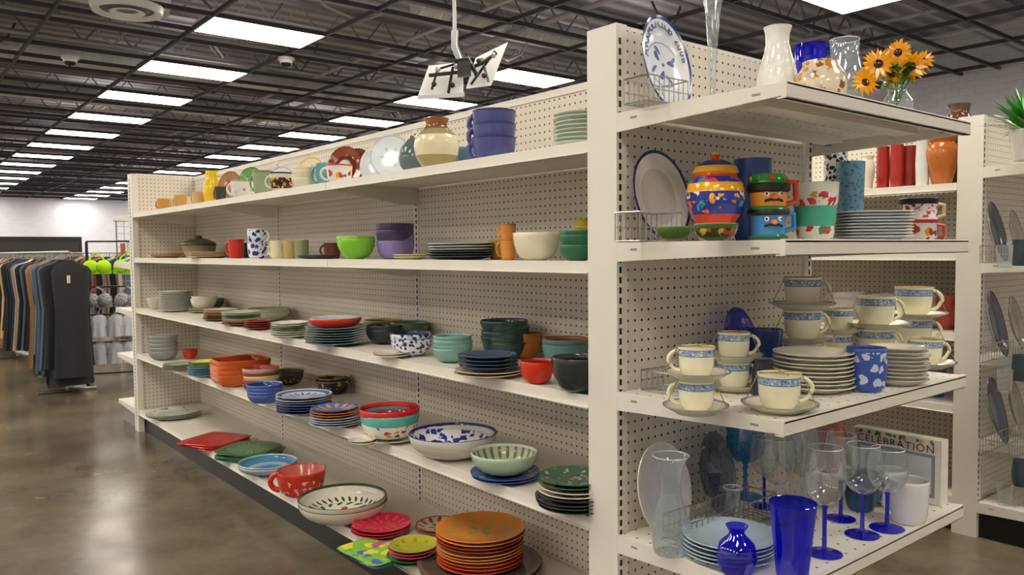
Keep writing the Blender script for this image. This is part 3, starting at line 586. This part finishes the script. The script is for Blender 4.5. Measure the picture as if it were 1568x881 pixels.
def sunflowers():
    x=.60; y=solveY(1374,x,E1); p=Vector((x,y,E1)); k=ppm(p); r=25/k; h=42/k
    mb=MB(); mb.lathe([(0,h*.04),(r*.6,0),(r*.85,h*.15),(r*.9,h*.45),(r*.55,h*.75),(r*.6,h)],CLR,24)
    YEL='#f4a010';YE2='#f8c018'
    to=(CAM-p).normalized()
    for (du,dv,s) in ((-50,22,20),(-30,50,22),(0,66,19),(20,46,23),(38,54,16),(-8,34,17),(-42,40,15)):
        c=rt*(du/k)+Vector((0,0,h+ (dv-16)/k))-Vector((to.x,to.y,0))*R.uniform(-.02,.02); s=s/k
        mb.tube([(0,0,h*.3),(c.x*.3,c.y*.3,h*1.0),c-to*.006],.0022,'#4c7a2c',6)
        nrm=(to+rt*R.uniform(-.5,.5)+Vector((0,0,R.uniform(.1,.6)))).normalized(); q=nrm.to_track_quat('Z','Y').to_matrix().to_4x4(); T=Matrix.Translation(c)@q
        mb.lathe([(0,.006),(s*.25,.006),(s*.36,.002),(s*.36,-.003),(0,-.004)],'#3a1c0c',16,T)
        for ring in (0,1):
            for j in range(13):
                a=2*math.pi*(j+ring*.5)/13+R.uniform(-.08,.08); Tq=T@Matrix.Rotation(a,4,'Z'); w=s*.14; zz=.003 if ring else 0; ln=s*R.uniform(1.0,1.2)
                mb.add([(s*.25,-w*.5,zz),(s*.25,w*.5,zz),(s*.65,w,zz+.003),(ln,0,zz-.006+.008*ring),(s*.65,-w,zz+.003)],[(0,1,2,3,4)],YEL if ring else YE2,False,Tq)
    for j in range(30):
        a=R.uniform(0,6.28); L=R.uniform(.03,.065); z=h+R.uniform(0,.06); c=Vector((math.cos(a),math.sin(a),0)); s=Vector((-math.sin(a),math.cos(a),0))*.012
        b0=c*.008+Vector((0,0,z)); mid=b0+c*L*.5+Vector((0,0,.012)); e=b0+c*L
        mb.add([b0,mid+s,e,mid-s],[(0,1,2,3)],'#4c8a2c')
    mb.obj('sunflower_bouquet_in_vase',(p.x,p.y,E1+.001))
sunflowers()
rack('wire_plate_rack',.215,solveY(992,.3,E1),E1,.16,.07,n=9)
# shelf E2
lean('oval_serving_platter',E2,1018,.20,116,140,['#26306c','#dedcd4','#c4c2ba'],True,78)
rack('wire_plate_rack',.215,solveY(978,.3,E2),E2,.17,.08,n=9)
I('small_green_bowl',E2,1032,.54,56,[B(1,1,.03,['#4c6a2c','#6a8a3c','#3c5420'],.02,.5)],True)
cgb=voro('#34481c',['#c84838','#d8b040'],40,.4)
I('small_green_bowl',E2,1096,.52,68,[B(1,1,.04,['#44602c','#7a9a3c','#34481c',cgb],.02,.5)],True)
JB='#2c3894';JR='#d8442c';JY='#f0b030'
V('painted_ginger_jar',E2,1095,.32,88,136,[(0,0),(.5,0),(.6,.06),(.5,.1),(.52,.14),(.85,.3),(1,.45),(1,.55),(.93,.65),(.75,.72),(.72,.75),(.8,.77),(.7,.84),(.4,.9),(.12,.93),(.16,.97),(.1,1),(0,1)],[JR,JR,JY,JB,JR,voro(JB,['#d8702c','#38a0a0'],34,.38),voro(JB,['#e8b030','#e8e0d0'],40,.36),JY,voro(JB,[JR,'#38a0a0'],40,.42),JR,JY,JY,JB,JR,JR,JY,JY],True,
  extra=lambda mb,r,h:(mb.sphere((r*.93*math.cos(-1.0),r*.93*math.sin(-1.0),h*.47),r*.2,JY,sc=(.5,1,1)),mb.sphere((r*.97*math.cos(-1.0),r*.97*math.sin(-1.0),h*.47),r*.1,JR,sc=(.9,1,1))))
def figure(mb,r,h):
    for za in (.64,.27):
        a=-.68; c=lambda da,z,q=.84:(r*q*math.cos(a+da),r*q*math.sin(a+da),h*z)
        mb.sphere(c(0,za),r*.16,'#e0803c',n=10)
        for s in (-1,1):
            mb.sphere(c(.38*s,za+.055,.80),r*.12,'#f4f4f0',n=10); mb.sphere(c(.38*s,za+.055,.89),r*.055,mat('#101010'),n=8)
        mb.tube([c(-.5,za-.05,.84),c(-.2,za-.03,.9),c(0,za-.035,.92),c(.2,za-.03,.9),c(.5,za-.05,.84)],r*.06,mat('#141414'),6)
    mb.tube([(r*.6,0,h*.9),(r*1.25,0,h*.88),(r*1.3,0,h*.6),(r*.75,0,h*.55)],r*.13,'#d8442c',8,TR(rz=.9))
    mb.tube([(r*.6,0,h*.42),(r*1.2,0,h*.4),(r*1.2,0,h*.2),(r*.75,0,h*.15)],r*.13,'#3c8ac8',8,TR(rz=.9))
    for k in range(8):
        q=2*math.pi*k/8; mb.sphere((r*.72*math.cos(q),r*.72*math.sin(q),h*.93),r*.16,['#2c9a3c','#d8442c','#f0c030'][k%3],n=8)
KK=mat('#141416')
V('painted_figure_mug_stack',E2,1176,.42,66,102,[(0,0),(.85,0),(.9,.07),(.74,.1),(.76,.3),(.82,.38),(.95,.41),(.95,.47),(.78,.52),(.80,.56),(.84,.72),(.98,.75),(.98,.84),(.8,.86),(.78,.97),(.7,1),(.62,.96),(0,.9)],[KK,'#2c5a3c','#2c8a5c','#3c8ac8','#3c8ac8',KK,KK,'#2c8a3c','#e8983c','#e8983c',KK,KK,KK,'#2c9a3c','#2c9a3c','#2c9a3c',KK],True,extra=figure)
V('coffee_mug',E2,1152,.22,56,126,[(0,0),(.85,0),(1,.1),(1,1),(.92,1),(.9,.1),(0,.08)],'#3454a0',True)
fw2=voro('#e8e6da',['#c83434','#c8a030','#4c8a4c'],30,.38)
I('floral_tumbler_stack',E2,1248,.44,68,[MG(1,.85,.06,[fw2,'#e4e2d6','#d8d4c8',fw2],0,None,.85,0),MG(1,.93,.085,['#4cb094','#4cb094','#38806c'],0,None,.85,0),MG(1,1,.10,['#e8e6da','#e4e2d6','#d8d4c8',fw2],0,None,.82,0)],True)
V('blue_textured_tumbler',E2,1301,.22,42,122,[(0,0),(.82,0),(.85,.04),(1,.97),(1,1),(.92,1),(.78,.08),(0,.06)],voro('#6c98b4',['#44708c'],70,.35),True)
V('black_white_tumbler',E2,1278,.16,34,138,[(0,0),(.82,0),(.85,.04),(1,.97),(1,1),(.92,1),(.78,.08),(0,.06)],voro('#e8e8e8',['#1c1c1c'],60,.5),True)
def sqp(name,z,u,x,w,n,cols,sp=.0095,rz=0):
    p=Vector((x,solveY(u,x,z),z)); r=w/2/ppm(p); mb=MB()
    for i in range(n):
        c=cols[i%len(cols)]
        mb.lathe([(0,0),(r*.6,0),(r*.65,.004),(r,.013),(r,.016),(r*.62,.006),(0,.006)],c,40,TR(R.uniform(-.003,.003),R.uniform(-.003,.003),i*sp,rz=R.uniform(-.03,.03)),sq=5)
    mb.obj(name,(p.x,p.y,z+.001),(0,0,rz))
sqp('square_plate_stack',E2,1334,.45,104,9,['#dce0e4','#ccd0d4'],.0098,.75)
V('patterned_mug_stack',E2,1406,.42,56,66,[(0,0),(.85,0),(.9,.1),(.9,.42),(1,.46),(1,.5),(.9,.54),(.92,.85),(1,.9),(1,.98),(.9,1),(.85,.96),(0,.85)],[ '#d8d8d8',fl1,fl1,'#c83434','#c83434','#e4e4e4',voro('#e4e0dc',['#c83434','#1c1c1c'],40,.4),KK,KK,KK,KK,KK],True,
  extra=lambda mb,r,h:(mb.tube([(r*.8,0,h*.4),(r*1.4,0,h*.36),(r*1.4,0,h*.14),(r*.85,0,h*.08)],r*.1,'#d8443c',8,TR(rz=.9)),mb.tube([(r*.8,0,h*.88),(r*1.4,0,h*.84),(r*1.4,0,h*.6),(r*.85,0,h*.54)],r*.1,'#e8c8a0',8,TR(rz=.9))))
# shelf E3
CUPC=['#eee8cc','#4c6c9c','#e0d8b8',voro('#90a8c8',['#dcdcd0','#4c6c9c'],130,.4)]
SAU=['#dcd4b0','#7c94b8','#e6e0c0','#ded6b4']
def cup(u,x,w,levels=1,ang=51,plates=1,twine=True):
    z=E3; p=Vector((x,solveY(u,x,z),z)); r=w/2/ppm(p); mb=MB(); zz=0
    for l in range(levels):
        build(mb,r*1.75,[P(plates,1,SAU,.011,.02)],TR(z=zz)); zz+=.011*(plates-1)+.006
        hb=r*1.66; T=TR(z=zz,rz=math.radians(ang+R.uniform(-15,15)))
        o,rim,inn,band=CUPC
        pr=[(0,.002),(r*.62,0),(r*.66,hb*.06),(r*.86,hb*.2),(r*.93,hb*.45),(r*.95,hb*.70),(r*.953,hb*.72),(r*.97,hb*.9),(r*.975,hb*.92),(r,hb),(r*.96,hb),(r*.9,hb*.6),(r*.82,hb*.2),(0,hb*.12)]
        mb.lathe(pr,[o,o,o,o,o,rim,band,rim,o,o,inn,inn,inn],32,T)
        hd=r*.62
        mb.tube([(r*.88+hd*math.sin(t)*(1 if t<1.6 else .85),0,hb*.55+hb*.33*math.cos(t)) for t in [math.pi*q/10 for q in range(11)]],r*.1,o,8,T)
        if twine:
            for a in (.3,2.2,4.1): mb.tube([(r*1.7*math.cos(a),r*1.7*math.sin(a),zz+.012),(r*1.02*math.cos(a),r*1.02*math.sin(a),zz+hb),( -r*.9*math.cos(a+.4),-r*.9*math.sin(a+.4),zz+hb+.001)],.0014,TWINE,4)
        zz+=hb+.001
    mb.obj('tea_cup_and_saucer_stack' if levels>1 else 'tea_cup_and_saucer',(p.x,p.y,z+.001))
cup(1066,.46,57,2,231)
cup(1123,.33,50,2,51)
cup(1193,.585,66,1,51)
rack('wire_plate_rack',.15,.07,E3,.10,.06,n=5,dep=.14)
lean('cobalt_glass_plate',E3,1137,.20,76,104,[COB,COB,COB],True,78)
V('dark_glass_jar',E3,1168,.46,34,62,[(0,0),(.9,0),(1,.2),(1,.7),(.7,.9),(.75,1),(0,1)],mat('#1c2030',.1),True)
V('blue_glass_bowl',E3,1172,.24,52,72,[(0,0),(.4,0),(.5,.1),(.9,.6),(1,1),(.94,1),(.85,.6),(.4,.12),(0,.1)],mat('#2c3c70',.1),True)
cup(1228,.30,56,3,51)
I('dinner_plate_stack',E3,1245,604,118,[P(9,1,['#e0dcc8','#dcd8c4','#e8e4d4','#e8e4d4'],.0118,.018)],True)
bwm=voro('#3c5cb0',['#c8d0e4'],34,.36)
I('blue_white_mug',E3,1326,602,58,[MG(1,1,.125,[bwm,'#3c5cb0','#2c4488',bwm],51,None,.9,.45)],True)
cup(1283,.20,44,2,51)
cup(1340,.30,56,2,51)
I('saucer_stack',E3,1376,592,84,[P(9,1,['#e0dccc','#d0ccbc','#e8e4d4','#e8e4d4'],.0118,.018)],True)
cup(1398,.24,54,2,51)
cup(1416,.50,50,1,51)
# shelf E4
lean('white_oval_platter',E4,1022,.22,108,140,['#dcdad4','#d8d6d0','#d0ced0'],True,78)
lean('smoked_glass_plate',E4,1102,.20,78,122,[SMK,SMK,SMK],True,78)
rack('wire_plate_rack',.235,.07,E4,.42,.075,n=18,dep=.1)
CAR=thin('#eef3f5',.14,'#e0e8ec',.8,'carafe_glass',.55); LIP=mat('#eef2f4',.1)
V('glass_carafe',E4,1027,856,58,150,[(0,.02),(.85,0),(.95,.04),(1,.15),(.9,.35),(.55,.6),(.5,.75),(.7,.92),(.95,1)],CAR,True,lip=LIP)
I('glass_plate_stack',E4,1116,868,142,[P(5,1,['#a8bcc8','#bccedc','#b4c8d4','#b4c8d4'],.011,.02)],True)
V('round_blue_bud_vase',E4,1128,890,62,80,[(0,.03),(.5,0),(.85,.15),(1,.4),(.85,.65),(.45,.8),(.35,.86),(.55,1)],COB,True)
V('small_glass_vase',E4,1122,815,36,64,[(0,.03),(.8,0),(1,.3),(.6,.6),(.5,.8),(.8,1)],CAR,True,lip=LIP)
V('cobalt_glass_tumbler',E4,1213,893,70,116,[(0,.05),(.62,0),(.68,.04),(.8,.4),(1,1)],COB,True,lip=COB)
def wine(name,u,v,w,hp,bowlm,stemm):
    p=onz(u,v,E4); k=ppm(p); r=w/2/k; h=hp/k; d=ray(u,v); d=Vector((d.x,d.y,0)).normalized(); p=p+d*r*.8
    mb=MB(); mb.lathe([(0,0),(r*.85,0),(r*.86,.002),(r*.3,.006),(r*.12,.012),(r*.1,h*.2),(r*.11,h*.42),(r*.16,h*.45),(0,h*.455)],stemm,28)
    mb.lathe([(0,h*.456),(r*.2,h*.46),(r*.5,h*.49),(r*.75,h*.545),(r*.93,h*.63),(r,h*.74),(r*.93,h*.87),(r*.8,h)],bowlm,32)
    mb.ring(h,r*.8,.0010,LIP)
    mb.obj(name,(p.x,p.y,E4+.001))
for u,v,w,h_ in ((1262,858,64,168),(1320,828,60,142),(1358,818,60,126),(1287,802,52,132)): wine('blue_stem_wine_glass',u,v,w,h_,WG,COB)
for u,v,w,h_ in ((1190,808,56,132),(1228,798,52,140),(1256,776,46,116),(1206,772,46,108)): wine('clear_wine_glass',u,v,w,h_,WG,WG)
wine('blue_stem_wine_glass',1170,782,44,108,WG,COB)
wine('turquoise_goblet',1141,768,60,118,TRQ,TRQ)
I('blue_mug',E4,1318,786,50,[MG(1,1,.12,['#34587c','#34587c','#1c3044'],51)],True)
I('white_mug',E4,1390,806,58,[MG(1,1,.13,['#e4e4e4','#e4e4e4','#c8c8c8'],231,None,.88,.7)],True)
I('white_mug',E4,1364,780,44,[MG(1,1,.12,['#dcdcdc','#dcdcdc','#c8c8c8'],51,None,.88,.7)],True)
I('terracotta_mug',E4,1268,.17,40,[MG(1,1,.20,['#b8603c','#b8603c','#5a3020'],51)],True)
def boxsign():
    h=.212; L=.30
    mb=MB(); mb.box((0,0,0),(L,.05,h),'#e8e4da')
    mb.box((.02,-.002,.02),(L-.02,.0,h-.05),'#8a8e98'); mb.box((.03,-.003,.03),(L-.03,-.002,h-.06),'#c4c8cc')
    for j in range(22):
        mb.sphere((R.uniform(.01,L-.01),-.001,h-.008+R.uniform(-.006,.003)),.0055,R.choice(['#c83c3c','#3c8a3c','#e0a030','#3c8a3c']),n=6)
    o=mb.obj('celebration_gift_box',(.32,.985,E4+.001))
    cu=bpy.data.curves.new('lettering','FONT'); cu.body='CELEBRATION'; cu.size=.036; cu.extrude=.0006; cu.align_x='CENTER'; cu.space_character=1.15
    cu.materials.append(mat('#7a3048',.5))
    t=bpy.data.objects.new('lettering',cu); bpy.context.collection.objects.link(t); t.parent=o; t.location=(L/2,-.0035,h-.044); t.rotation_euler=(math.pi/2,0,0)
boxsign()
# ---------------------------------------------------------------- second gondola contents
cylp=[(0,0),(.8,0),(.9,.05),(1,.5),(.9,.95),(.95,1),(.85,1),(.8,.9),(0,.85)]
vas=[(0,0),(.5,0),(.6,.05),(.95,.55),(1,.72),(.85,.85),(.7,.9),(.85,1),(.78,1),(.6,.9),(0,.85)]
for u,w,hp,c,pf,y in ((1352,20,66,'#9a2420',cylp,2.8),(1373,20,68,'#a82c24',cylp,2.8),(1393,20,66,'#8a2820',cylp,2.85),(1412,20,70,'#d8dcd8',cylp,2.75),(1442,46,74,'#b8682c',vas,2.78),(1328,22,54,'#e0dccc',vas,2.85),(1466,40,126,'#5a4034',vas,2.95)):
    V('ceramic_vase',1.80,u,y,w,hp,pf,c)
for u,w,c in ((1300,50,'#c8c4bc'),(1356,46,'#94a0b0'),(1410,60,'#b8aca4'),(1450,36,'#a84438')):
    I('serving_bowl',Z3,u,2.85,w,[B(3,1,.10,[c,c,c],.04,.5)])
for u,w,c in ((1275,34,'#b8906c'),(1318,36,'#8a9a8c'),(1372,40,'#c8b8a8'),(1425,36,'#6c7c94')):
    I('serving_bowl',Z2,u,2.85,w,[B(1,1,.09,[c,c,c],.04,.5)])
for u,w,c in ((1400,30,'#b86a4c'),(1432,30,'#3c5c8c')):
    I('coffee_mug',Z4,u,2.85,w,[MG(2,1,.1,[c,c,c])])
for z,hp in ((1.40,92),(.94,100),(.51,100)):
    lean('dark_oval_platter',z,1533,.24,46,hp,['#3c3c40','#4c4c52','#44444a'],True,76)
    lean('oval_platter',z,1563,.24,40,hp*.85,['#8a8478','#a09a8c','#98927f'],True,76)
    rack('wire_plate_rack',.26,solveY(1515,.3,z),z,.5,.08,n=16,dep=.12)
    V('glass_tumbler',z,1562,.55,24,40,cylp,'#3c4c54',True)
    V('glass_tumbler',z,1538,.60,22,34,[(0,.05),(.85,0),(1,1)],CLR,True)
yb=solveY(1574,.36,1.871)
mb=MB(); mb.lathe([(0,0),(.06,0),(.08,.14),(.07,.14),(0,.12)],'#d8d4cc',20)
for j in range(130):
    a=R.uniform(0,6.28); el=R.uniform(.1,1.4); L=R.uniform(.12,.25); c=Vector((math.cos(a)*math.cos(el),math.sin(a)*math.cos(el),math.sin(el))); s=Vector((-math.sin(a),math.cos(a),0))*.010
    b0=Vector((0,0,.13)); md=b0+c*L*.6; e=b0+c*L+Vector((0,0,-.02)); mb.add([b0,md+s,e,md-s],[(0,1,2,3)],R.choice(['#3c9a34','#4cb03c','#2c7a28']))
mb.obj('potted_plant',(.36,yb,1.873))
# ---------------------------------------------------------------- hanging bracket
def hanger():
    d=ray(708,112); t=4.8/d.dot(fw); c=CAM+d*t; k=ppm(c)
    fh=Vector((fw.x,fw.y,0)).normalized(); rh=Vector((rt.x,rt.y,0)).normalized()
    WH=mat('#e8e8e6',.35); BK=mat('#1c1c1e',.4); SV=mat('#b0b2b4',.3,.8)
    Q=lambda x,y,dp: rh*(x/k)+Vector((0,0,y/k))+fh*dp
    mb=MB()
    mb.tube([Q(-11,0,0)+Vector((0,0,LZ+.5-c.z)),Q(-11,62,0)],.013,SV,12); mb.tube([Q(-11,64,0),Q(-11,40,0),Q(-4,22,0),Q(0,5,0)],.022,SV,12)
    mb.slabq([Q(-68,-43,-.08),Q(-53,15,.06),Q(0,22,.08),Q(2,-38,-.06)],fh,.012,WH)
    mb.slabq([Q(6,-26,-.05),Q(20,26,.05),Q(70,53,.10),Q(44,-20,-.02)],fh,.012,WH)
    mb.slabq([Q(-66,-44,-.085),Q(-66,-38,-.085),Q(4,-33,-.065),Q(4,-39,-.065)],-fh,.006,SV)
    mb.tube([Q(-45,-28,-.08),Q(-38,6,.0),Q(-6,14,-.02)],.008,BK,6); mb.tube([Q(-20,-34,-.09),Q(-14,8,-.02)],.009,BK,6)
    mb.tube([Q(-50,-6,-.05),Q(-4,-2,-.06),Q(30,12,-.04),Q(52,30,.0)],.011,BK,8)
    mb.tube([Q(-10,16,-.04),Q(10,18,-.06),Q(24,-10,-.08)],.013,BK,8); mb.tube([Q(14,-20,-.06),Q(50,34,.02)],.008,BK,6); mb.tube([Q(40,-16,-.05),Q(30,22,.0)],.008,SV,6)
    for (x,y) in ((-42,-20),(-14,-22),(-36,2),(-8,6),(14,8),(26,14),(34,-8),(48,22)): mb.sphere(Q(x,y,-.07),.016,BK if x%4 else SV,n=10)
    mb.slabq([Q(-6,-10,-.1),Q(-6,12,-.1),Q(14,14,-.1),Q(14,-8,-.1)],fh,.05,mat('#2c2c2e',.4))
    mb.tube([Q(-4,-38,-.06),Q(2,-48,-.06),Q(8,-30,-.06)],.004,BK,6)
    mb.obj('ceiling_mounted_tv_bracket',c)
hanger()
# ---------------------------------------------------------------- clothing
def garment(mb,T,L,w,col,wav=.016):
    rows=[(0,.03,.012),(.03,.07,.02),(.07,w*.85,.026),(.12,w,.03),(.3,w*.92,.032),(.45,w*.84,.034),(.7,w*.92,.036),(1,w*1.05,.045)]
    ph=R.uniform(0,6); n=26; vs=[];fs=[]
    for i,(t,hw,th) in enumerate(rows):
        z=-t*L if t>.12 else -t*1.0
        for j in range(n):
            a=2*math.pi*j/n
            vs.append((math.sin(a)*th+wav*t*math.sin(a*6+ph),math.cos(a)*hw,z))
    for i in range(len(rows)-1):
        for j in range(n): fs.append((i*n+j,i*n+(j+1)%n,(i+1)*n+(j+1)%n,(i+1)*n+j))
    mb.add(vs,fs,mat(col,.9),True,T)
    mb.tube([T@Vector(p) for p in ((0,0,0),(0,0,.04),(0,.012,.055),(0,.02,.07),(0,.01,.085))],.003,WIRE,5)
COL=['#1c1c20','#26242a','#b8986c','#d0c0a8','#4c6078','#7c5c40','#141416','#8c8074','#dcd4c8','#34302c','#a87c54','#2c3c54','#b05040','#1c1c20','#7c8c7c','#6c2c34']
def rackc(name,X0_,X1_,Y,Ln=(.8,1.2),first=None):
    mb=MB(); H=1.5
    mb.tube([(X0_,Y,H),(X1_,Y,H)],.014,WIRE,8)
    for X in (X0_-.35,(X0_+X1_)/2,X1_):
        mb.tube([(X,Y,.03),(X,Y,H)],.014,WIRE,8); mb.tube([(X,Y-.28,.02),(X,Y+.28,.02)],.016,WIRE,8)
    X=X0_-.03
    run=R.choice(COL); L=Ln[1]
    k=0
    while X>X1_+.05:
        k+=1
        if first and k<8: run=first[k%len(first)]; L=Ln[1]-.1*(k%3)
        elif R.random()<.6: run=R.choice(COL)
        if k>6 and R.random()<.4: L=R.uniform(*Ln)
        garment(mb,TR(X,Y+R.uniform(-.02,.02),H-.08,rz=R.uniform(-.18,.18)),L,R.uniform(.17,.24),run); X-=R.uniform(.045,.075)
    mb.box((X0_+.01,Y-.03,1.18),(X0_+.014,Y+.0,1.26),mat('#d8d0b8',.7))
    mb.obj(name)
rackc('clothing_rack',-7.5,-15.5,-.08,(.95,1.32),['#1c1c20','#2c2a30','#141416','#34363c'])
rackc('clothing_rack',-16.5,-24,.2); rackc('clothing_rack',-13,-20,1.9); rackc('clothing_rack',-21,-30,2.6); rackc('clothing_rack',-13,-22,3.6); rackc('clothing_rack',-25,-30,.9); rackc('clothing_rack',-16.5,-24,1.05)
def bras():
    mb=MB()
    for y in (-.26,.26):
        mb.tube([(0,y,.03),(0,y,1.62)],.016,BLK,8); mb.tube([(-.28,y,.02),(.28,y,.02)],.018,BLK,8)
    for z in (1.62,1.1,.78,.46,.1): mb.tube([(0,-.26,z),(0,.26,z)],.01,BLK,8)
    gp=voro('#b8b4bc',['#4a484e'],60,.4,.8)
    for z,c in ((1.36,mat('#b0ec14',.7)),(.98,gp)):
        for y in (-.15,.16):
            for k in range(2):
                xx=.06+k*.08
                if k==1: mb.tube([(0,y,z+.11),(xx+.12,y,z+.11)],.006,BLK,6)
                for s in (-1,1):
                    # shallow cup, strap and side band
                    mb.lathe([(0,.05),(.03,.044),(.058,.028),(.074,.006),(.078,-.012),(.07,-.008),(.05,.018),(0,.03)],c,16,Matrix.Translation((xx,y+s*.066,z-.03))@Matrix.Rotation(math.pi/2,4,'Y'))
                    mb.tube([(xx,y+s*.08,z+.03),(xx,y+s*.06,z+.08),(xx,y,z+.12)],.008,c,5)
                mb.box((xx-.014,y-.145,z-.11),(xx-.004,y+.145,z-.06),c)
    for z,c in ((.78,'#d4d6e2'),(.47,'#c4c8d6')):
        for y in (-.15,.02,.17):
            for k in range(3): garment(mb,TR(.04+k*.07,y,z,rz=R.uniform(-.2,.2)),.24,.085,c,.01)
    mb.obj('lingerie_display_rack',(-8.3,.50,0),(0,0,-.3))
bras()
mb=MB()
for i in range(8): mb.tube([(0,i*.1,1.0),(0,i*.1,1.95)],.004,WIRE,5)
for i in range(11): mb.tube([(0,0,1.0+i*.095),(0,.7,1.0+i*.095)],.004,WIRE,5)
for y in (0,.7): mb.tube([(0,y,0),(0,y,1.95)],.012,WIRE,8)
for j in range(9): mb.box((.02,.04+.08*j,1.45+.03*(j%2)),(.05,.1+.08*j,1.62+.03*(j%3)),R.choice(['#c8c4bc','#8a8a90','#b06050','#e0dcd4']))
mb.obj('wire_grid_display',(-10.3,1.0,0))
mb=MB(); mb.box((-.3,-3,0),(.3,3,2.1),BLK); mb.box((.3,-2.9,.2),(.32,2.9,1.9),mat('#2c2a2c'))
for j in range(30): mb.box((.32,-2.8+j*.19,.3+(j%3)*.4),(.36,-2.66+j*.19,.6+(j%3)*.4),R.choice(COL))
mb.obj('black_wall_display',(-31,1.4,0))
sc=bpy.context.scene
sc.view_settings.view_transform='Standard'; sc.view_settings.look='None'; sc.view_settings.exposure=0
w=bpy.data.worlds.new('world'); sc.world=w; w.use_nodes=True; w.node_tree.nodes['Background'].inputs[0].default_value=(.5,.55,.6,1); w.node_tree.nodes['Background'].inputs[1].default_value=.3
